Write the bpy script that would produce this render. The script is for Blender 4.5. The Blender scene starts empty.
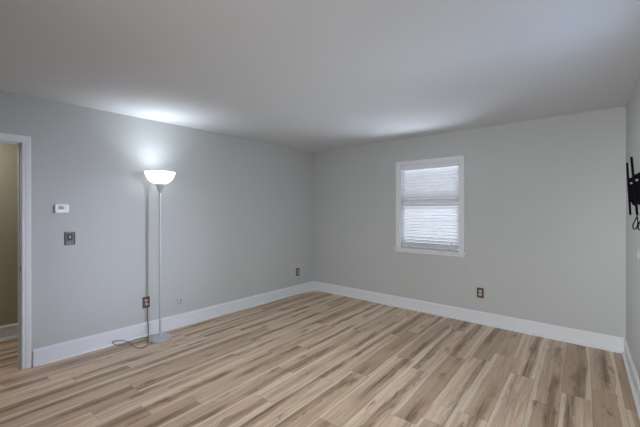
import bpy, bmesh, math, random
from mathutils import Vector, Matrix

C = bpy.context.scene.collection
S = bpy.context.scene
R_ = random.Random(11)
PI = math.pi

# ------------------------------------------------------------------ camera
F_PX, HORIZON = 336.0, 209.5
CAM = Vector((3.95, -4.48, 1.42))
YAW = math.radians(40.4)
FW = Vector((-math.sin(YAW), math.cos(YAW), 0))
RT = Vector((math.cos(YAW), math.sin(YAW), 0))
cd = bpy.data.cameras.new('camera')
cam = bpy.data.objects.new('camera', cd); C.objects.link(cam)
cam.location = CAM
cam.rotation_euler = (PI/2, 0, YAW)
cd.sensor_width = 36.0; cd.sensor_fit = 'HORIZONTAL'
cd.lens = 36.0*F_PX/640.0
cd.shift_y = -(213.5-HORIZON)/640.0
cd.clip_start = 0.02
S.camera = cam

# ------------------------------------------------------------------ colour management, world, daylight
S.view_settings.view_transform = 'Standard'
S.view_settings.look = 'None'
S.view_settings.gamma = 1.0
S.view_settings.use_curve_mapping = False
S.view_settings.exposure = 0.10
S.cycles.use_denoising = True
S.cycles.denoising_prefilter = 'ACCURATE'
S.cycles.max_bounces = 12
S.cycles.diffuse_bounces = 8
S.cycles.sample_clamp_indirect = 6.0

w = bpy.data.worlds.new('World'); S.world = w; w.use_nodes = True
bg = w.node_tree.nodes['Background']
bg.inputs['Color'].default_value = (0.72, 0.82, 1.0, 1)
bg.inputs['Strength'].default_value = 0.10

RW0 = Vector((4.10, 0, 0))                       # back right corner; the right wall is 2.35 degrees off square
RWA = math.radians(2.35)
RWD = Vector((math.sin(RWA), -math.cos(RWA), 0))   # along the right wall, towards the camera
RWN = Vector((-math.cos(RWA), -math.sin(RWA), 0))  # its inward normal
H = 2.44
Y_FRONT = -6.2
WIN_R = (1.96, 2.44, 0.85, 2.10)                 # opening in the right wall: s0, s1, z0, z1
WIN_F = (2.7, 3.9, 0.77, 2.13)                   # openings in the wall behind the camera: x0, x1, z0, z1
WIN_FILL = (0.35, 1.25, 0.85, 2.05)  # made-up opening for the added fill light

def area(name, loc, direction, sx, sy, power, color):
    ld = bpy.data.lights.new(name, 'AREA'); ld.shape = 'RECTANGLE'
    ld.size = sx; ld.size_y = sy; ld.energy = power; ld.color = color
    o = bpy.data.objects.new(name, ld); C.objects.link(o)
    o.location = loc
    o.rotation_euler = Vector(direction).to_track_quat('-Z', 'Y').to_euler()
    return o
p = RW0 + RWD*2.2 + RWN*0.02; p.z = 1.5           # daylight through the narrow window in the right wall
area('sky_right_window', p, RWN, 0.46, 1.25, 5.2, (0.50, 0.68, 1.0))
d = area('sun_bounce_right_window', p, RWN+Vector((0, 0, -0.2)), 0.46, 1.25, 8.2, (0.82, 0.96, 1.0))
d.data.spread = math.radians(90)
d = area('sun_patch_right_window', p, Vector((0, -3.3, 0.9))-p, 0.46, 1.25, 4.3, (0.72, 0.76, 1.0))
d.data.spread = math.radians(40)
d = area('daylight_front_window', (3.3, Y_FRONT+0.02, 1.45), (0, 1, -0.25), 1.2, 1.37, 34, (0.97, 0.99, 1.0))
d.data.spread = math.radians(100)
d = area('fill_front_side', (0.8, Y_FRONT+0.02, 1.45), Vector((4.3, -1.6, 1.15))-Vector((0.8, Y_FRONT, 1.45)), 0.9, 1.2, 6.5, (0.88, 0.95, 1.0))  # added fill aimed across the room to brighten the right wall
d.data.spread = math.radians(30)
area('daylight_back_window', (2.09, 1.3, -0.1), (0, -1.3, 1.6), 2.0, 1.5, 225, (0.80, 0.87, 1.0))
area('hall_fill_light', (-0.6, -4.45, 2.40), (0, 0, -1), 0.3, 0.3, 9.0, (1.0, 1.0, 1.0))  # added fill that brightens the hall and the door jamb, no fixture
LAMP_W = 1.9

# ------------------------------------------------------------------ materials
def mat(name, col, rough=0.6, metal=0.0, spec=0.5, noise=0.0, scale=20, bump=0.0, bscale=200, emis=None, estr=0):
    m = bpy.data.materials.new(name); m.use_nodes = True
    nt = m.node_tree; b = nt.nodes['Principled BSDF']
    b.inputs['Base Color'].default_value = (*col, 1)
    b.inputs['Roughness'].default_value = rough
    b.inputs['Metallic'].default_value = metal
    b.inputs['Specular IOR Level'].default_value = spec
    tc = nt.nodes.new('ShaderNodeTexCoord')
    if noise:
        n = nt.nodes.new('ShaderNodeTexNoise'); n.inputs['Scale'].default_value = scale; n.inputs['Detail'].default_value = 4
        nt.links.new(tc.outputs['Object'], n.inputs['Vector'])
        mx = nt.nodes.new('ShaderNodeMix'); mx.data_type = 'RGBA'
        mx.inputs[6].default_value = (*[c*(1-noise) for c in col], 1)
        mx.inputs[7].default_value = (*[min(1, c*(1+noise)) for c in col], 1)
        nt.links.new(n.outputs['Fac'], mx.inputs[0]); nt.links.new(mx.outputs[2], b.inputs['Base Color'])
    if bump:
        n2 = nt.nodes.new('ShaderNodeTexNoise'); n2.inputs['Scale'].default_value = bscale; n2.inputs['Detail'].default_value = 2
        nt.links.new(tc.outputs['Object'], n2.inputs['Vector'])
        bp = nt.nodes.new('ShaderNodeBump'); bp.inputs['Strength'].default_value = bump; bp.inputs['Distance'].default_value = 0.002
        nt.links.new(n2.outputs['Fac'], bp.inputs['Height']); nt.links.new(bp.outputs['Normal'], b.inputs['Normal'])
    if emis:
        b.inputs['Emission Color'].default_value = (*emis, 1); b.inputs['Emission Strength'].default_value = estr
    return m

M_WALL = mat('grey_wall_paint', (0.50, 0.51, 0.505), 0.75, spec=0.25, noise=0.015, scale=3, bump=0.05, bscale=260)
M_HALL = mat('tan_hall_paint', (0.42, 0.37, 0.27), 0.75, spec=0.25, noise=0.02, scale=3)
M_CEIL = mat('ceiling_paint', (0.68, 0.705, 0.735), 0.85, spec=0.2, noise=0.012, scale=2, bump=0.05, bscale=180)
M_TRIM = mat('white_trim_paint', (0.72, 0.735, 0.765), 0.35, spec=0.5, noise=0.01, scale=8)
M_PLASTIC = mat('white_plastic', (0.80, 0.80, 0.80), 0.4, noise=0.01, scale=30)
M_GREYPL = mat('grey_plastic', (0.12, 0.12, 0.13), 0.5, noise=0.03, scale=30)
M_SCREEN = mat('lcd_screen', (0.10, 0.11, 0.12), 0.25, noise=0.05, scale=60)
M_DIGIT = mat('lcd_digit', (0.03, 0.03, 0.035), 0.4, noise=0.02, scale=60)
M_BRONZE = mat('bronze_plate', (0.13, 0.095, 0.075), 0.38, metal=0.55, noise=0.12, scale=60)
M_PEWTER = mat('pewter_plate', (0.17, 0.165, 0.16), 0.5, metal=0.2, spec=0.3, noise=0.15, scale=50)
M_DKPEWTER = mat('dark_pewter', (0.045, 0.043, 0.043), 0.5, metal=0.1, spec=0.25, noise=0.15, scale=60)
M_ALMOND = mat('almond_receptacle', (0.62, 0.52, 0.45), 0.45, noise=0.03, scale=40)
M_SLOT = mat('dark_slot', (0.02, 0.02, 0.02), 0.6, noise=0.02, scale=40)
M_SILVER = mat('silver_lamp_paint', (0.52, 0.53, 0.56), 0.36, metal=0.3, noise=0.03, scale=40)
M_CORD = mat('clear_grey_cord', (0.10, 0.10, 0.10), 0.45, noise=0.1, scale=80)
M_BLACK = mat('black_steel', (0.004, 0.004, 0.007), 0.8, spec=0.05, noise=0.15, scale=50)
M_STEEL = mat('worn_steel', (0.35, 0.35, 0.36), 0.35, metal=0.8, noise=0.08, scale=60)
M_PAINTED = mat('wall_coloured_plastic', (0.53, 0.535, 0.53), 0.45, noise=0.02, scale=40)
M_BULB = mat('lit_bulb', (1, 1, 1), 0.5, emis=(1.0, 0.97, 0.95), estr=8)
M_SHADE = mat('lit_frosted_shade', (0.9, 0.9, 0.9), 0.45, noise=0.01, scale=20, emis=(0.86, 0.93, 1.0), estr=2.5)

# blinds: white slats that let a little light through
M_SLAT = mat('white_blind_slat', (0.88, 0.88, 0.89), 0.5, noise=0.01, scale=30)
nt = M_SLAT.node_tree; b = nt.nodes['Principled BSDF']; out = nt.nodes['Material Output']
tr = nt.nodes.new('ShaderNodeBsdfTranslucent'); tr.inputs['Color'].default_value = (0.92, 0.91, 0.92, 1)
ms = nt.nodes.new('ShaderNodeMixShader'); ms.inputs[0].default_value = 0.50
nt.links.new(b.outputs[0], ms.inputs[1]); nt.links.new(tr.outputs[0], ms.inputs[2]); nt.links.new(ms.outputs[0], out.inputs['Surface'])

M_GLASS = bpy.data.materials.new('window_glass'); M_GLASS.use_nodes = True
nt = M_GLASS.node_tree; nt.nodes.remove(nt.nodes['Principled BSDF']); out = nt.nodes['Material Output']
t1 = nt.nodes.new('ShaderNodeBsdfTransparent'); t1.inputs['Color'].default_value = (0.95, 0.97, 0.97, 1)
g1 = nt.nodes.new('ShaderNodeBsdfGlossy'); g1.inputs['Roughness'].default_value = 0.02
ms = nt.nodes.new('ShaderNodeMixShader'); ms.inputs[0].default_value = 0.06
nt.links.new(t1.outputs[0], ms.inputs[1]); nt.links.new(g1.outputs[0], ms.inputs[2]); nt.links.new(ms.outputs[0], out.inputs['Surface'])

def floor_material():
    m = bpy.data.materials.new('wood_plank_floor'); m.use_nodes = True
    nt = m.node_tree; L = nt.links; N = nt.nodes
    b = N['Principled BSDF']
    def val(x): 
        return x
    def math_(op, a, c=None, clamp=False):
        n = N.new('ShaderNodeMath'); n.operation = op; n.use_clamp = clamp
        for i, v in enumerate((a, c)):
            if v is None: continue
            if isinstance(v, (int, float)): n.inputs[i].default_value = v
            else: L.new(v, n.inputs[i])
        return n.outputs[0]
    def smooth(x, lo, hi):
        n = N.new('ShaderNodeMapRange'); n.interpolation_type = 'SMOOTHSTEP'
        L.new(x, n.inputs['Value']); n.inputs['From Min'].default_value = lo; n.inputs['From Max'].default_value = hi
        return n.outputs[0]
    def mixc(f, a, c):
        n = N.new('ShaderNodeMix'); n.data_type = 'RGBA'
        L.new(f, n.inputs[0])
        for i, v in ((6, a), (7, c)):
            if isinstance(v, tuple): n.inputs[i].default_value = (*v, 1)
            else: L.new(v, n.inputs[i])
        return n.outputs[2]
    uv = N.new('ShaderNodeUVMap'); uv.uv_map = 'plank_uv'
    sx = N.new('ShaderNodeSeparateXYZ'); L.new(uv.outputs[0], sx.inputs[0])
    at = N.new('ShaderNodeAttribute'); at.attribute_name = 'plank'
    sc = N.new('ShaderNodeSeparateColor'); L.new(at.outputs['Color'], sc.inputs[0])
    tone, seed, heart, side = sc.outputs[0], sc.outputs[1], sc.outputs[2], at.outputs['Alpha']
    u, v = sx.outputs[0], sx.outputs[1]
    so = math_('MULTIPLY', seed, 57.0)
    def noise(su, sv, detail, dist=0.0, off=0.0, rough=0.55):
        cx = N.new('ShaderNodeCombineXYZ')
        L.new(math_('MULTIPLY', u, su), cx.inputs[0]); L.new(math_('MULTIPLY', v, sv), cx.inputs[1])
        L.new(math_('ADD', so, off), cx.inputs[2])
        n = N.new('ShaderNodeTexNoise'); n.inputs['Scale'].default_value = 1.0; n.inputs['Detail'].default_value = detail
        n.inputs['Distortion'].default_value = dist; n.inputs['Roughness'].default_value = rough
        L.new(cx.outputs[0], n.inputs['Vector'])
        return n.outputs['Fac']
    wob = noise(3.0, 1.6, 2.0, off=1.0)
    # dark heartwood band that wanders along the plank
    fuzz = noise(22.0, 6.0, 4.0, 1.2, off=61.0)
    cen = math_('ADD', math_('ADD', heart, math_('MULTIPLY', math_('SUBTRACT', fuzz, 0.5), 0.35)), math_('MULTIPLY', math_('SUBTRACT', wob, 0.5), 0.30))
    d = math_('ABSOLUTE', math_('SUBTRACT', u, math_('MULTIPLY', cen, 0.185)))
    band = math_('SUBTRACT', 1.0, smooth(d, 0.014, 0.048))
    amt = smooth(noise(1.0, 0.9, 2.0, off=9.0), 0.36, 0.56)
    streak = noise(42.0, 1.5, 5.0, 0.8, off=4.0, rough=0.65)
    band = math_('MULTIPLY', band, amt)
    band = math_('MULTIPLY', band, math_('ADD', 0.40, math_('MULTIPLY', smooth(streak, 0.36, 0.62), 0.75)))
    mid = smooth(noise(26.0, 1.1, 5.0, 1.0, off=14.0, rough=0.65), 0.38, 0.64)
    fine = noise(150.0, 4.0, 3.0, off=22.0)
    base = mixc(mid, (0.83, 0.63, 0.47), (0.62, 0.44, 0.305))
    base = mixc(math_('MULTIPLY', tone, 0.75), base, (0.37, 0.240, 0.140))
    base = mixc(math_('MULTIPLY', band, 0.85, True), base, (0.21, 0.124, 0.070))
    # pale sapwood along one long edge
    e = math_('ABSOLUTE', math_('SUBTRACT', math_('DIVIDE', u, 0.185), side))
    sap = math_('SUBTRACT', 1.0, smooth(math_('ADD', e, math_('MULTIPLY', math_('SUBTRACT', noise(2.0, 1.1, 2.0, off=31.0), 0.5), 0.35)), 0.10, 0.16))
    base = mixc(math_('MULTIPLY', sap, 0.62), base, (0.88, 0.74, 0.58))
    # knots
    cx = N.new('ShaderNodeCombineXYZ')
    L.new(math_('ADD', math_('MULTIPLY', u, 7.0), so), cx.inputs[0]); L.new(math_('MULTIPLY', v, 2.2), cx.inputs[1]); L.new(so, cx.inputs[2])
    vo = N.new('ShaderNodeTexVoronoi'); vo.inputs['Scale'].default_value = 1.0; L.new(cx.outputs[0], vo.inputs['Vector'])
    kd = math_('ADD', vo.outputs['Distance'], math_('MULTIPLY', math_('SUBTRACT', noise(45.0, 12.0, 3.0, 1.0, off=41.0), 0.5), 0.75))
    kn = math_('SUBTRACT', 1.0, smooth(kd, 0.02, 0.24))
    base = mixc(math_('MULTIPLY', kn, math_('SUBTRACT', 0.6, math_('MULTIPLY', sap, 0.45))), base, (0.13, 0.078, 0.05))
    crk = smooth(noise(60.0, 3.0, 5.0, 1.5, off=52.0), 0.62, 0.72)
    base = mixc(math_('MULTIPLY', crk, math_('SUBTRACT', 0.5, math_('MULTIPLY', sap, 0.42))), base, (0.20, 0.12, 0.075))
    hsv = N.new('ShaderNodeHueSaturation'); L.new(base, hsv.inputs['Color'])
    L.new(math_('ADD', 0.86, math_('MULTIPLY', fine, 0.28)), hsv.inputs['Value'])
    # fine dark joints between planks
    ed = math_('MINIMUM', u, math_('SUBTRACT', 0.185, u))
    ps = N.new('ShaderNodeUVMap'); ps.uv_map = 'plank_end'
    s2 = N.new('ShaderNodeSeparateXYZ'); L.new(ps.outputs[0], s2.inputs[0])
    ev = math_('MINIMUM', s2.outputs[0], s2.outputs[1])
    ed = math_('MINIMUM', ed, ev)
    seam = math_('SUBTRACT', 1.0, smooth(ed, 0.0008, 0.0028))
    col = mixc(math_('MULTIPLY', seam, 0.42), hsv.outputs[0], (0.10, 0.07, 0.05))
    L.new(col, b.inputs['Base Color'])
    b.inputs['Roughness'].default_value = 0.42
    L.new(math_('ADD', 0.36, math_('MULTIPLY', fine, 0.16)), b.inputs['Roughness'])
    b.inputs['Specular IOR Level'].default_value = 0.5
    bp = N.new('ShaderNodeBump'); bp.inputs['Strength'].default_value = 0.12; bp.inputs['Distance'].default_value = 0.002
    L.new(math_('SUBTRACT', fine, seam), bp.inputs['Height']); L.new(bp.outputs[0], b.inputs['Normal'])
    return m
M_FLOOR = floor_material()

# ------------------------------------------------------------------ mesh helpers
class MB:
    def __init__(s): s.v = []; s.f = []; s.sm = []
    def add(s, vs, fs, smooth=False):
        n = len(s.v); s.v += [tuple(v) for v in vs]
        for f in fs: s.f.append([n+i for i in f]); s.sm.append(smooth)
        return s
    def box(s, x0, x1, y0, y1, z0, z1):
        return s.add([(x, y, z) for x in (x0, x1) for y in (y0, y1) for z in (z0, z1)],
                     [(0, 1, 3, 2), (4, 6, 7, 5), (0, 4, 5, 1), (2, 3, 7, 6), (0, 2, 6, 4), (1, 5, 7, 3)])
    def tbox(s, M, x0, x1, y0, y1, z0, z1):
        k = MB().box(x0, x1, y0, y1, z0, z1)
        return s.add([M @ Vector(v) for v in k.v], k.f)
    def rbox(s, M, w_, h_, d, r, seg=5, ch=0.002):
        """rounded plate in the local XY plane, thickness d along +Z, softened front edge"""
        def ring(wi, hi, ri, z):
            pts = []
            for cx, cy, a0 in ((wi/2-ri, hi/2-ri, 0), (-wi/2+ri, hi/2-ri, 90), (-wi/2+ri, -hi/2+ri, 180), (wi/2-ri, -hi/2+ri, 270)):
                for k in range(seg+1):
                    a = math.radians(a0+90*k/seg); pts.append((cx+ri*math.cos(a), cy+ri*math.sin(a), z))
            return pts
        rings = [ring(w_, h_, r, 0), ring(w_, h_, r, d-ch), ring(w_-2*ch, h_-2*ch, max(r-ch, 1e-4), d)]
        return s.loft([[M @ Vector(q) for q in rg] for rg in rings], closed=True, caps=True)
    def loft(s, rings, closed=True, caps=True, smooth=False):
        n = len(rings[0]); vs = [q for rg in rings for q in rg]; fs = []
        for i in range(len(rings)-1):
            for j in range(n if closed else n-1):
                k = (j+1) % n
                fs.append((i*n+j, i*n+k, (i+1)*n+k, (i+1)*n+j))
        s.add(vs, fs, smooth)
        if caps:
            s.add(rings[0], [tuple(reversed(range(n)))]); s.add(rings[-1], [tuple(range(n))])
        return s
    def lathe(s, prof, M=Matrix(), seg=40, caps=True, smooth=True):
        rings = [[M @ Vector((r*math.cos(2*PI*k/seg), r*math.sin(2*PI*k/seg), z)) for k in range(seg)] for r, z in prof]
        return s.loft(rings, True, caps, smooth)
    def prism(s, poly, axis_fn, t0, t1):
        """poly of 2D points extruded; axis_fn(a,b,t) -> 3D point"""
        return s.loft([[axis_fn(a, b_, t0) for a, b_ in poly], [axis_fn(a, b_, t1) for a, b_ in poly]], True, True)
    def tube(s, pts, r, seg=8, smooth=True):
        pts = [Vector(q) for q in pts]; rings = []
        prev = None
        for i, q in enumerate(pts):
            t = (pts[min(i+1, len(pts)-1)] - pts[max(i-1, 0)]).normalized()
            if prev is None:
                n = t.orthogonal().normalized()
            else:
                n = (prev - t*prev.dot(t)).normalized()
            prev = n; b_ = t.cross(n)
            rings.append([q + (n*math.cos(2*PI*k/seg) + b_*math.sin(2*PI*k/seg))*r for k in range(seg)])
        return s.loft(rings, True, True, smooth)
    def build(s, name, m, parent=None, bevel=0.0):
        me = bpy.data.meshes.new(name); me.from_pydata(s.v, [], s.f)
        me.polygons.foreach_set('use_smooth', s.sm)
        bm = bmesh.new(); bm.from_mesh(me); bmesh.ops.recalc_face_normals(bm, faces=bm.faces); bm.to_mesh(me); bm.free()
        me.materials.append(m)
        o = bpy.data.objects.new(name, me); C.objects.link(o)
        if parent:
            o.parent = parent
            o.matrix_parent_inverse = parent.matrix_basis.inverted()   # meshes are given in world coordinates
        if bevel:
            bv = o.modifiers.new('bevel', 'BEVEL'); bv.width = bevel; bv.segments = 2; bv.limit_method = 'ANGLE'
        return o

def struct(o): o['kind'] = 'structure'; return o
def thing(name, loc, label, cat, group=None):
    o = bpy.data.objects.new(name, None); C.objects.link(o); o.location = loc
    o.empty_display_size = 0.1
    o['label'] = label; o['category'] = cat
    if group: o['group'] = group
    return o
def root_struct(name, loc):
    o = bpy.data.objects.new(name, None); C.objects.link(o); o.location = loc; o['kind'] = 'structure'; return o
def catmull(P, n=8):
    P = [Vector(q) for q in P]; out = []
    for i in range(len(P)-1):
        p0, p1, p2, p3 = P[max(i-1, 0)], P[i], P[i+1], P[min(i+2, len(P)-1)]
        for k in range(n):
            t = k/n
            out.append(0.5*((2*p1)+(-p0+p2)*t+(2*p0-5*p1+4*p2-p3)*t*t+(-p0+3*p1-3*p2+p3)*t**3))
    out.append(P[-1]); return out
def frame(origin, xa, ya, za):
    M = Matrix((xa, ya, za)).transposed().to_4x4(); M.translation = origin; return M

# ------------------------------------------------------------------ floor, made plank by plank
def floor_pt(px, py):
    t = F_PX*CAM.z/(py-HORIZON); r = (px-320)/F_PX
    return CAM.x + (FW.x+r*RT.x)*t, CAM.y + (FW.y+r*RT.y)*t
PW, PX0 = 0.185, -0.095                       # the planks run parallel to the right wall
PA = Vector((math.cos(RWA), math.sin(RWA), 0)); PB = -RWD   # across and along the planks
def plank_pt(px, py):
    q = Vector((*floor_pt(px, py), 0)) - RW0
    return q.dot(PA), q.dot(PB)
def row_of(x): return math.floor((x-PX0)/PW)
joints = {}
for px, py in ((575.3, 396.3), (604.7, 392.2), (554.8, 346.4), (507.4, 356), (543.8, 403), (430, 421), (453, 356),
               (360.3, 373.9), (332.7, 381.4), (128.3, 366.6), (143, 407.3), (93.7, 414.4), (197.8, 401.7),
               (165.5, 365), (45.4, 375.3), (235, 354.5), (323.4, 324), (395.7, 315.6), (399, 336)):
    x, y = plank_pt(px, py); joints.setdefault(row_of(x), []).append(y)
Y0, Y1 = Y_FRONT-0.5, 2.0
planks = []
for k in range(row_of(-5.7), row_of(0.7)+1):
    js = sorted(joints.get(k, [])) or [R_.uniform(-1.2, 0)]
    lo, hi = [js[0]], [js[-1]]
    while lo[-1] > Y0: lo.append(lo[-1]-1.22)
    while hi[-1] < Y1: hi.append(hi[-1]+1.22)
    ys = sorted(set(lo+js+hi))
    full = [ys[0]]
    for q in ys[1:]:
        if q-full[-1] > 1.9: full.append(full[-1]+1.22 if q-full[-1]-1.22 > 0.3 else (q+full[-1])/2)
        full.append(q)
    planks += [(k, PX0+k*PW, a, b_) for a, b_ in zip(full, full[1:])]
TONES = ((580, 380, .95, .5), (620, 395, .8, .5), (620, 360, .5, .4), (575, 345, .9, .6), (548, 380, .5, .7), (600, 345, .55, .5), (515, 345, .6, .4),
         (475, 358, .9, .5), (490, 340, .8, .4), (432, 405, .75, .5), (520, 405, .15, .4), (462, 402, .1, .8), (402, 390, .02, .7), (590, 415, .55, .6), (560, 415, .3, .3),
         (345, 400, .35, .6), (388, 357, .85, .4), (325, 318, .8, .5), (300, 300, .9, .5), (420, 322, .7, .5), (455, 326, .75, .5), (612, 420, .85, .5), (634, 410, .9, .5))
def plank_at(px, py):
    x, y = plank_pt(px, py); k = row_of(x)
    for i, q in enumerate(planks):
        if q[0] == k and q[2] <= y < q[3]: return i
hint = {}
for px, py, tn, ht in TONES:
    i = plank_at(px, py)
    if i is not None: hint[i] = (tn, ht)
def clip(poly, ax, lim, keep_less):
    out = []
    for a, b_ in zip(poly, poly[1:]+poly[:1]):
        ia, ib = ((q[ax] <= lim) == keep_less for q in (a, b_))
        if ia: out.append(a)
        if ia != ib: out.append(a.lerp(b_, (lim-a[ax])/(b_[ax]-a[ax])))
    return out
me = bpy.data.meshes.new('floor')
vs, fs, uvs, ends, cols = [], [], [], [], []
for i, (k, x0, ya, yb) in enumerate(planks):
    tn = R_.random()**1.6*0.8; ht = R_.uniform(0.15, 0.85); sd = R_.random(); side = R_.choice((0.0, 1.0, 0.02, 0.98, -0.3))
    if i in hint: tn, ht = hint[i]
    quad = [RW0 + PA*a + PB*b_ for a, b_ in ((x0, ya), (x0+PW, ya), (x0+PW, yb), (x0, yb))]
    for X0, X1, YA, YB_ in ((-0.06, 4.5, Y_FRONT-0.1, 0.06), (-1.15, -0.06, Y_FRONT-0.1, 1.55)):
        pl = quad
        for ax, lim, less in ((0, X0, False), (0, X1, True), (1, YA, False), (1, YB_, True)):
            if pl: pl = clip(pl, ax, lim, less)
        if len(pl) < 3: continue
        n = len(vs); vs += [tuple(q) for q in pl]; fs.append(tuple(range(n, n+len(pl))))
        for q in pl:
            d = q-RW0; a, b_ = d.dot(PA), d.dot(PB)
            uvs.append((a-x0, b_-ya)); ends.append((b_-ya, yb-b_)); cols.append((tn, sd, ht, side))
me.from_pydata(vs, [], fs)
for nm, data in (('plank_uv', uvs), ('plank_end', ends)):
    ul = me.uv_layers.new(name=nm)
    for i, q in enumerate(data): ul.data[i].uv = q
ca = me.color_attributes.new('plank', 'FLOAT_COLOR', 'CORNER')
for i, q in enumerate(cols): ca.data[i].color = q
me.materials.append(M_FLOOR)
fl = bpy.data.objects.new('floor', me); C.objects.link(fl); struct(fl)

# ------------------------------------------------------------------ walls and ceiling
WT = 0.12
D0, D1, DH = -4.721, -3.911, 2.03           # door opening in the left wall
HXW = -1.065                                # hall wall face
WX0, WX1, WZ0, WZ1 = 1.668, 2.510, 0.868, 2.052   # back window opening
m = MB()
m.box(-WT, 0, Y_FRONT, D0, 0, H).box(-WT, 0, D1, WT, 0, H).box(-WT, 0, D0, D1, DH, H)
struct(m.build('wall_left', M_WALL))
m = MB()
m.box(0, WX0, 0, WT, 0, H).box(WX1, 4.3, 0, WT, 0, H).box(WX0, WX1, 0, WT, 0, WZ0).box(WX0, WX1, 0, WT, WZ1, H)
struct(m.build('wall_back', M_WALL))
RM = frame(RW0, RWD, -RWN, Vector((0, 0, 1)))       # local x along the wall, y outwards, z up
s0, s1, a0, a1 = WIN_R
SL = 6.4
m = MB()
m.tbox(RM, -0.0, s0, 0, WT, 0, H).tbox(RM, s1, SL, 0, WT, 0, H).tbox(RM, s0, s1, 0, WT, 0, a0).tbox(RM, s0, s1, 0, WT, a1, H)
struct(m.build('wall_right', M_WALL))
f0, f1, c0, c1 = WIN_F
m = MB()
g0, g1, h0_, h1_ = WIN_FILL
m.box(0, g0, Y_FRONT-WT, Y_FRONT, 0, H).box(g1, f0, Y_FRONT-WT, Y_FRONT, 0, H).box(g0, g1, Y_FRONT-WT, Y_FRONT, 0, h0_).box(g0, g1, Y_FRONT-WT, Y_FRONT, h1_, H).box(f1, 4.5, Y_FRONT-WT, Y_FRONT, 0, H).box(f0, f1, Y_FRONT-WT, Y_FRONT, 0, c0).box(f0, f1, Y_FRONT-WT, Y_FRONT, c1, H)
struct(m.build('wall_front', M_WALL))
m = MB().box(HXW-WT, 4.6, Y_FRONT-WT, WT, H, H+0.1).box(HXW-WT, 0, WT, 1.6, H, H+0.1)
struct(m.build('ceiling', M_CEIL))
m = MB(); m.box(HXW-WT, HXW, Y_FRONT, 1.6, 0, H).box(HXW, -WT, 1.5, 1.6, 0, H).box(HXW, -WT, Y_FRONT-WT, Y_FRONT, 0, H)
struct(m.build('wall_hall', M_HALL))

# baseboards with a stepped top and a shoe moulding
BB = [(0.0005, 0.0005), (0.034, 0.0005), (0.034, 0.007), (0.031, 0.014), (0.025, 0.019), (0.016, 0.022), (0.016, 0.126), (0.0185, 0.128), (0.0185, 0.132), (0.012, 0.144), (0.007, 0.152), (0.0005, 0.152)]
def board(name, segs):
    m = MB()
    for p0, p1, nrm in segs:
        p0, p1, nrm = Vector(p0), Vector(p1), Vector(nrm)
        m.loft([[q + nrm*d + Vector((0, 0, z)) for d, z in BB] for q in (p0, p1)], True, True)
    return struct(m.build(name, M_TRIM))
CW = 0.062                                    # casing width
board('baseboard_left', [((0, D1+CW+0.0005, 0), (0, -0.001, 0), (1, 0, 0)), ((0, Y_FRONT+0.001, 0), (0, D0-CW-0.004, 0), (1, 0, 0))])
board('baseboard_back', [((0.001, 0, 0), (4.099, 0, 0), (0, -1, 0))])
board('baseboard_right', [(RW0+RWD*0.001, RW0+RWD*6.2, RWN)])
board('baseboard_hall', [((HXW, Y_FRONT+0.01, 0), (HXW, 1.49, 0), (1, 0, 0))])

# ------------------------------------------------------------------ doorway
CAS = [(0.0, 0.0), (0.0, 0.011), (0.006, 0.014), (0.020, 0.014), (0.026, 0.017), (0.050, 0.019), (0.058, 0.019), (CW, 0.012), (CW, 0.0)]  # (outwards from the opening, off the wall)
def casing(name, parent, fn, h0, h1, v0, v1, bottom=False, legs_to=None):
    """mitred casing round an opening; fn(h, v, d) -> world point"""
    m = MB()
    z0 = legs_to if legs_to is not None else v0
    m.loft([[fn(h0-o, z0, d) for o, d in CAS], [fn(h0-o, v1+o, d) for o, d in CAS]])
    m.loft([[fn(h0-o, v1+o, d) for o, d in CAS], [fn(h1+o, v1+o, d) for o, d in CAS]])
    m.loft([[fn(h1+o, v1+o, d) for o, d in CAS], [fn(h1+o, z0, d) for o, d in CAS]])
    return m.build(name, M_TRIM, parent)
dr = root_struct('door_1', (-0.06, (D0+D1)/2, 0))
JT = 0.019
e = 0.0005
casing('casing', dr, lambda h, v, d: Vector((d+e, h, v)), D0+JT-0.005, D1-JT+0.005, 0, DH-JT+0.005, legs_to=0.0005)
casing('hall_casing', dr, lambda h, v, d: Vector((-WT-d-e, h, v)), D0+JT-0.005, D1-JT+0.005, 0, DH-JT+0.005, legs_to=0.0005)
m = MB()
m.box(-WT-e, e, D1-JT, D1-e, 0.0005, DH-e).box(-WT-e, e, D0+e, D0+JT, 0.0005, DH-e).box(-WT-e, e, D0+JT, D1-JT, DH-JT, DH-e)
m.build('jamb', M_TRIM, dr)
m = MB()
m.box(-0.080, -0.045, D1-JT-0.011, D1-JT, 0.0005, DH-JT).box(-0.080, -0.045, D0+JT, D0+JT+0.011, 0.0005, DH-JT).box(-0.080, -0.045, D0+JT+0.011, D1-JT-0.011, DH-JT-0.011, DH-JT)
m.build('door_stop', M_TRIM, dr)
M_ = frame(Vector((-0.020, D1-JT-0.0002, 0.895)), Vector((1, 0, 0)), Vector((0, 0, 1)), Vector((0, -1, 0)))
sp = MB().rbox(M_, 0.032, 0.060, 0.003, 0.012).build('strike_plate', M_STEEL, dr); sp['label'] = 'dark steel strike plate'
MB().rbox(M_ @ Matrix.Translation((0, 0, 0.0025)), 0.014, 0.026, 0.001, 0.003).build('latch_hole', M_SLOT, sp)

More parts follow.
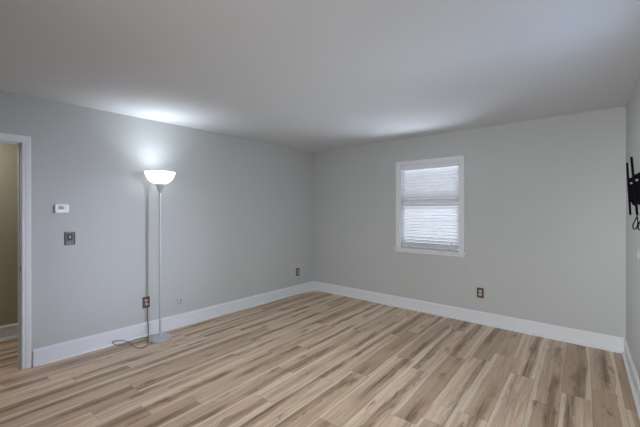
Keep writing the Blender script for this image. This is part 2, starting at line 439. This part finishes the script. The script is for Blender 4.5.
# ------------------------------------------------------------------ window in the back wall
wn = root_struct('window_1', ((WX0+WX1)/2, 0, WZ0))
casing('window_frame', wn, lambda h, v, d: Vector((h, -d-e, v)), WX0, WX1, WZ0, WZ1, legs_to=WZ0)
m = MB()   # stool with rounded nose and ears
nose = [(0.0, 0.0), (0.0, 0.020), (-0.040, 0.020), (-0.046, 0.016), (-0.048, 0.010), (-0.046, 0.004), (-0.040, 0.0)]
m.prism(nose, lambda a, b_, t: Vector((t, a-e, WZ0-0.020+b_)), WX0-CW-0.024, WX1+CW+0.024)
m.box(WX0+e, WX1-e, 0, 0.09, WZ0-0.0, WZ0+0.004)
m.build('window_sill', M_TRIM, wn)
m = MB().prism([(0, 0), (-0.013, 0.004), (-0.017, 0.012), (-0.017, 0.045), (0, 0.045)], lambda a, b_, t: Vector((t, a-e, WZ0-0.0655+b_)), WX0-CW, WX1+CW)
m.build('apron', M_TRIM, wn)
m = MB()
m.box(WX0+e, WX0+0.012, e, WT, WZ0+0.004, WZ1-e).box(WX1-0.012, WX1-e, e, WT, WZ0+0.004, WZ1-e).box(WX0+0.012, WX1-0.012, e, WT, WZ1-0.012, WZ1-e)
m.build('jamb', M_TRIM, wn)
zm = 1.435
def sash(z0, z1, y0, nm):
    m = MB(); X0, X1, y1 = WX0+0.012, WX1-0.012, y0+0.022
    m.box(X0, X0+0.040, y0, y1, z0, z1).box(X1-0.040, X1, y0, y1, z0, z1).box(X0+0.04, X1-0.04, y0, y1, z0, z0+0.045).box(X0+0.04, X1-0.04, y0, y1, z1-0.045, z1)
    o = m.build('sash', M_TRIM, wn)
    MB().box(X0+0.04, X1-0.04, y0+0.008, y0+0.013, z0+0.045, z1-0.045).build('pane', M_GLASS, o)
sash(WZ0+0.006, zm+0.022, 0.072, 'lower'); sash(zm-0.022, WZ1-0.013, 0.096, 'upper')

# blind hung inside the window frame
BX0, BX1 = WX0+0.020, WX1-0.020
bl = thing('window_blind', ((BX0+BX1)/2, 0.035, WZ1-0.02), 'closed white horizontal slat blind filling the window frame', 'blind')
YB = 0.036
m = MB().box(BX0, BX1, YB-0.026, YB+0.026, WZ1-0.058, WZ1-0.014)
m.build('headrail', M_SLAT, bl, bevel=0.003)
m = MB().prism([(0, 0), (-0.010, 0.004), (-0.012, 0.010), (-0.012, 0.048), (-0.008, 0.056), (0, 0.056)], lambda a, b_, t: Vector((t, YB-0.027+a, WZ1-0.072+b_)), BX0-0.004, BX1+0.004)
m.build('valance', M_TRIM, bl)
SP, SW, ST = 0.0440, 0.050, 0.0034
TILT = math.radians(48)
zt, zb = WZ1-0.072, WZ0+0.050
ns = int((zt-zb)/SP)+1
m = MB()
dirw = Vector((0, -math.cos(TILT), math.sin(TILT)))     # from the outer edge to the room edge, which sits higher
nrm = Vector((0, math.sin(TILT), math.cos(TILT)))
for i in range(ns):
    c = Vector((0, YB, zt-i*SP))
    rings = []
    for X in (BX0, BX1):
        ring = []
        top = [c + dirw*(SW*(q/6-0.5)) + nrm*(0.0042*(1-(2*q/6-1)**2)) for q in range(7)]
        bot = [q - nrm*ST for q in reversed(top)]
        rings.append([Vector((X, q.y, q.z)) for q in top+bot])
    m.loft(rings, True, True)
m.build('slats', M_SLAT, bl)
m = MB().box(BX0, BX1, YB-0.024, YB+0.024, WZ0+0.016, WZ0+0.034)
br = m.build('bottom_rail', M_TRIM, bl, bevel=0.003)
for X in (WX0+0.13, (WX0+WX1)/2, WX1-0.13):
    MB().lathe([(0.006, 0), (0.006, 0.002), (0.003, 0.003)], frame(Vector((X, YB-0.0242, WZ0+0.025)), Vector((1, 0, 0)), Vector((0, 0, 1)), Vector((0, -1, 0))), 14).build('cord_plug', M_GREYPL, br)
for X in (WX0+0.13, WX1-0.13):
    yf = YB-0.5*SW*math.cos(TILT)-0.0035
    MB().tube([(X, yf, WZ1-0.058), (X, yf, WZ0+0.034)], 0.0009, 6).build('ladder_cord', M_SLAT, bl)
# lift cord with tassels at the right
lx = WX1-0.115
yl = YB-0.046
for dx, zend in ((0.0, WZ0+0.075), (0.014, WZ0+0.098)):
    lc = MB().tube([(lx+dx, yl, WZ1-0.05), (lx+dx, yl, zend+0.02)], 0.0009, 6).build('lift_cord', M_SLAT, bl)
    MB().lathe([(0.002, 0.026), (0.0045, 0.022), (0.0065, 0.006), (0.006, 0.0), (0.003, -0.001)], Matrix.Translation((lx+dx, yl, zend)), 12).build('tassel', M_PAINTED, lc)

# plain windows in the two walls out of the frame, where the daylight comes in; the last one is added for a fill light
def side_window(name, fn, h0, h1, z0, z1, loc):
    r = root_struct(name, loc)
    def B(m, a, b_, c_, d_, d0, d1):
        m.add([fn(h, v, d) for h in (a, b_) for d in (d0, d1) for v in (c_, d_)],
              [(0, 1, 3, 2), (4, 6, 7, 5), (0, 4, 5, 1), (2, 3, 7, 6), (0, 2, 6, 4), (1, 5, 7, 3)])
    casing('window_frame', r, fn, h0, h1, z0, z1)
    m = MB(); B(m, h0-CW-0.02, h1+CW+0.02, z0-0.02, z0, e, 0.048); m.build('window_sill', M_TRIM, r)
    m = MB(); d0, d1 = -0.09, -0.06; mid = (z0+z1)/2
    B(m, h0+e, h0+0.04, z0+e, z1-e, d0, d1); B(m, h1-0.04, h1-e, z0+e, z1-e, d0, d1)
    for a, b_ in ((z0+e, z0+0.04), (mid-0.02, mid+0.02), (z1-0.04, z1-e)): B(m, h0+0.04, h1-0.04, a, b_, d0, d1)
    m.build('sash', M_TRIM, r)
side_window('window_2', lambda h, v, d: RM @ Vector((h, -d, v)), s0, s1, a0, a1, RM @ Vector(((s0+s1)/2, 0, a0)))
side_window('window_3', lambda h, v, d: Vector((h, Y_FRONT+d, v)), f0, f1, c0, c1, ((f0+f1)/2, Y_FRONT, c0))
side_window('fill_window', lambda h, v, d: Vector((h, Y_FRONT+d, v)), g0, g1, h0_, h1_, ((g0+g1)/2, Y_FRONT, h0_))  # unseen window made up to go with the right wall fill

# ------------------------------------------------------------------ floor lamp
LX, LY = 0.240, -2.816
lp = thing('floor_lamp', (LX, LY, 0), 'silver torchiere floor lamp lit, with white bowl shade, beside the left wall', 'lamp')
T = Matrix.Translation((LX, LY, 0))
MB().lathe([(0.112, 0.0005), (0.116, 0.004), (0.116, 0.022), (0.112, 0.028), (0.100, 0.032), (0.050, 0.037), (0.020, 0.040), (0.017, 0.048)], T, 56).build('base', M_SILVER, lp)
pole = MB().lathe([(0.0125, 0.046), (0.0125, 1.625)], T, 24).build('pole', M_SILVER, lp)
for z in (0.43, 0.82, 1.22):
    MB().lathe([(0.0126, z-0.008), (0.0137, z-0.006), (0.0137, z+0.006), (0.0126, z+0.008)], T, 24).build('collar', M_SILVER, pole)
MB().lathe([(0.0135, 1.600), (0.018, 1.612), (0.040, 1.682), (0.046, 1.694), (0.046, 1.700), (0.030, 1.702)], T, 36).build('socket_cone', M_SILVER, lp)
prof = [(0.036, 1.700), (0.062, 1.703), (0.092, 1.718), (0.118, 1.744), (0.138, 1.778), (0.149, 1.808), (0.154, 1.828),
        (0.1515, 1.829), (0.1465, 1.809), (0.1355, 1.780), (0.1155, 1.7465), (0.090, 1.7215), (0.061, 1.7065), (0.036, 1.7040)]
MB().lathe(prof, T, 56, caps=False).build('lamp_shade', M_SHADE, lp)
MB().lathe([(0.012, 1.703), (0.013, 1.712), (0.022, 1.724), (0.026, 1.738), (0.022, 1.751), (0.011, 1.758), (0.003, 1.760)], T, 20).build('bulb', M_BULB, lp)
ld = bpy.data.lights.new('lamp_light', 'AREA'); ld.shape = 'DISK'; ld.size = 0.20; ld.spread = math.radians(118); ld.energy = LAMP_W; ld.color = (0.83, 0.91, 1.0)
lo = bpy.data.objects.new('lamp_light', ld); C.objects.link(lo); lo.parent = lp; lo.location = (0, 0, 1.785); lo.rotation_euler = (PI, 0, 0)   # shines up out of the bowl

# cord: plug -> floor -> loop -> lamp base
OZ, OY = 0.375, -2.865
def cordpt(px, py):
    x, y = floor_pt(px, py)
    if x >= 0.042: return Vector((x, y, 0.004))
    r = (px-320)/F_PX; dx = FW.x+r*RT.x; t = (0.042-CAM.x)/dx
    z = CAM.z-(py-HORIZON)/F_PX*t
    return Vector((0.042, CAM.y+(FW.y+r*RT.y)*t, max(z, 0.004)))
pts = [(0.036, OY, OZ-0.024), (0.038, OY, OZ-0.06), (0.040, OY-0.002, 0.22), (0.048, OY+0.004, 0.10)]
pts += [cordpt(*q) for q in ((147.6, 343.5), (146.5, 346.5), (140.6, 348.4), (134.4, 347), (130, 343.3), (126.3, 341.3), (117.5, 340.4), (112.6, 341.9), (115.6, 344.8), (120.6, 345.6), (126, 343.9), (136, 339.8), (145.5, 337.8))]
pts += [Vector((LX-0.10, LY-0.05, 0.004))]
cord = MB().tube(catmull(pts, 6), 0.0033, 7).build('power_cord', M_CORD, lp)
cord['label'] = 'dark power cord looping along the baseboard'
PM = frame(Vector((0.0105, OY, OZ-0.021)), Vector((0, 1, 0)), Vector((0, 0, 1)), Vector((1, 0, 0)))
MB().rbox(PM, 0.024, 0.026, 0.026, 0.006, 4, 0.004).build('plug', M_ALMOND, cord)

# ------------------------------------------------------------------ things on the walls
def wall_frame_left(y, z, d=0.0006): return frame(Vector((d, y, z)), Vector((0, 1, 0)), Vector((0, 0, 1)), Vector((1, 0, 0)))
def wall_frame_back(x, z, d=0.0006): return frame(Vector((x, -d, z)), Vector((1, 0, 0)), Vector((0, 0, 1)), Vector((0, -1, 0)))
def sh(M, x, y, z): return M @ Matrix.Translation((x, y, z))

def outlet(M, label):
    t = thing('power_outlet', M.translation, label, 'outlet', 'bronze wall outlets')
    MB().rbox(M, 0.080, 0.126, 0.006, 0.004, 3, 0.003).build('cover_plate', M_BRONZE, t)
    for dy in (0.021, -0.021):
        r = MB().rbox(sh(M, 0, dy, 0.0055), 0.034, 0.029, 0.003, 0.010, 5, 0.001).build('receptacle', M_ALMOND, t)
        r['label'] = 'pale almond receptacle'
        sl = MB()
        sl.tbox(sh(M, -0.0065, dy+0.003, 0.0083), -0.001, 0.001, -0.004, 0.004, 0, 0.0006)
        sl.tbox(sh(M, 0.0065, dy+0.003, 0.0083), -0.001, 0.001, -0.004, 0.004, 0, 0.0006)
        sl.lathe([(0.0022, 0), (0.0022, 0.0006)], sh(M, 0, dy-0.008, 0.0083), 10)
        sl.build('slot', M_SLOT, r)
    MB().lathe([(0.0035, 0), (0.0035, 0.001), (0.002, 0.0016)], sh(M, 0, 0, 0.006), 12).build('screw', M_STEEL, t)
outlet(wall_frame_left(OY, OZ), 'bronze outlet on the left wall behind the floor lamp, with a cord plugged in')
outlet(wall_frame_left(-0.42, 0.370), 'bronze outlet on the left wall near the far corner of the room')
outlet(wall_frame_back(2.759, 0.383), 'bronze outlet on the back wall below and right of the window')

# thermostat
M = wall_frame_left(-3.640, 1.430)
t = thing('thermostat', M.translation, 'white wall thermostat with a small grey screen above the light switch', 'thermostat')
MB().rbox(M, 0.110, 0.084, 0.012, 0.012, 5, 0.001).build('wall_plate', M_GREYPL, t)  # plate colour darkened to carry the shade on the thermostat's left side
MB().rbox(sh(M, 0, 0, 0.012), 0.112, 0.086, 0.016, 0.016, 6, 0.006).build('body', M_PLASTIC, t)
sc_ = MB().rbox(sh(M, -0.006, 0.008, 0.0278), 0.046, 0.034, 0.0012, 0.003, 3, 0.0004).build('screen', M_SCREEN, t)
for dy in (0.006, -0.010):
    MB().rbox(sh(M, 0.036, dy+0.004, 0.0278), 0.007, 0.012, 0.0016, 0.003, 3, 0.0005).build('button', M_PAINTED, t)

# light switch
M = wall_frame_left(-3.5745, 1.140)
t = thing('light_switch', M.translation, 'pewter light switch plate with toggle, below the thermostat', 'switch')
MB().rbox(M, 0.086, 0.128, 0.006, 0.004, 3, 0.003).build('cover_plate', M_PEWTER, t)
for dx in (-0.037, 0.037): MB().tbox(sh(M, dx, 0, 0.0055), -0.005, 0.005, -0.058, 0.058, 0, 0.0035).build('rim', M_DKPEWTER, t)
MB().rbox(sh(M, 0, 0.014, 0.0055), 0.046, 0.066, 0.0025, 0.006, 4, 0.001).build('toggle_surround', M_DKPEWTER, t)
m = MB(); m.tbox(sh(M, 0, 0.014, 0.007) @ Matrix.Rotation(math.radians(-18), 4, 'X'), -0.006, 0.006, -0.013, 0.013, 0, 0.010)
m.build('toggle', M_ALMOND, t)
for dy in (-0.050, 0.056): MB().lathe([(0.003, 0), (0.003, 0.001), (0.0015, 0.0015)], sh(M, 0, dy, 0.006), 12).build('screw', M_STEEL, t)

# round cable plate on the left wall
M = wall_frame_left(-2.467, 0.316)
t = thing('cable_plate', M.translation, 'small round pale cable plate low on the left wall, right of the floor lamp', 'wall plate')
MB().lathe([(0.044, 0), (0.044, 0.003), (0.040, 0.006), (0.016, 0.008)], M, 32).build('cover_plate', M_PAINTED, t)
j = MB().lathe([(0.0075, 0.007), (0.0075, 0.012), (0.005, 0.012), (0.005, 0.018), (0.003, 0.018)], sh(M, 0, 0.006, 0), 16).build('connector', M_DKPEWTER, t)
for dy in (-0.030, 0.032): MB().lathe([(0.0045, 0.005), (0.0045, 0.0075), (0.002, 0.0085)], sh(M, 0, dy, 0), 12).build('screw', M_DKPEWTER if dy < 0 else M_STEEL, t)

# wall mount for a television on the right wall
def RP(s, off, z): return RW0 + RWD*s + RWN*off + Vector((0, 0, z))
tm = thing('television_wall_mount', RP(1.15, 0, 1.57), 'black steel television mount with two upright bars on the right wall', 'wall mount')
def rbx(m, s_0, s_1, o0, o1, z0, z1):
    m.add([RP(a, b_, c_) for a in (s_0, s_1) for b_ in (o0, o1) for c_ in (z0, z1)],
          [(0, 1, 3, 2), (4, 6, 7, 5), (0, 4, 5, 1), (2, 3, 7, 6), (0, 2, 6, 4), (1, 5, 7, 3)]); return m
m = MB()
rbx(m, 0.94, 1.60, 0.0005, 0.003, 1.46, 1.68)
rbx(m, 0.94, 1.60, 0.003, 0.022, 1.665, 1.68); rbx(m, 0.94, 1.60, 0.003, 0.022, 1.46, 1.475)
rbx(m, 0.94, 1.60, 0.019, 0.022, 1.635, 1.665); rbx(m, 0.94, 1.60, 0.019, 0.022, 1.475, 1.505)
m.build('wall_plate', M_BLACK, tm)
for s_, o_t, o_b, zt_, zb_ in ((0.983, 0.070, 0.051, 1.779, 1.378), (1.335, 0.075, 0.046, 1.781, 1.385)):
    m = MB()
    fr = lambda z: o_b + (o_t-o_b)*(z-zb_)/(zt_-zb_)
    for sa, sb, oa, ob in ((s_-0.012, s_+0.012, 0.0, 0.003), (s_-0.012, s_-0.009, -0.009, 0.0), (s_+0.009, s_+0.012, -0.009, 0.0)):
        m.loft([[RP(sa, o_b+oa, zb_), RP(sb, o_b+oa, zb_), RP(sb, o_b+ob, zb_), RP(sa, o_b+ob, zb_)],
                [RP(sa, o_t+oa, zt_), RP(sb, o_t+oa, zt_), RP(sb, o_t+ob, zt_), RP(sa, o_t+ob, zt_)]])
    bar = m.build('upright_bar', M_BLACK, tm)
    # tilt bracket: a steel cheek from the bar back to the rails
    m = MB()
    poly = [(0.022, 1.675), (fr(1.655)-0.002, 1.655), (fr(1.50)-0.002, 1.50), (0.034, 1.455), (0.022, 1.445)]
    for ds in (-0.010, 0.007):
        m.loft([[RP(s_+ds, o, z) for o, z in poly], [RP(s_+ds+0.003, o, z) for o, z in poly]])
    bk = m.build('tilt_bracket', M_BLACK, tm)
    MB().lathe([(0.009, 0), (0.009, 0.004), (0.005, 0.006)], frame(RP(s_+0.010, fr(1.62)-0.018, 1.62), RWN, Vector((0, 0, 1)), RWD), 14).build('bolt', M_STEEL, bk)
# two release cords hanging in loops, one from the nearer bar and one from its bracket
for s_, o0, z0 in ((1.335, 0.042, 1.40), (1.440, 0.026, 1.475)):
    zb_ = 1.378
    lp_ = [RP(s_, o0, z0), RP(s_, o0+0.002, zb_-0.005), RP(s_, o0+0.010, zb_-0.03), RP(s_+0.004, o0+0.022, zb_-0.065), RP(s_+0.006, o0+0.018, zb_-0.090), RP(s_+0.004, o0+0.006, zb_-0.088), RP(s_+0.002, o0-0.002, zb_-0.055), RP(s_, o0-0.001, zb_-0.012)]
    MB().tube(catmull(lp_, 6), 0.0036, 7).build('release_cord', M_BLACK, tm)

# round cover under the mount
M = frame(RP(0.955, 0.0006, 1.075), RWD, Vector((0, 0, 1)), RWN)
t = thing('cable_cover', M.translation, 'pale round cable cover on the right wall under the television mount', 'wall plate')
MB().lathe([(0.036, 0), (0.036, 0.004), (0.033, 0.006), (0.026, 0.006), (0.024, 0.003), (0.004, 0.003)], M, 28).build('cover_ring', M_PAINTED, t)
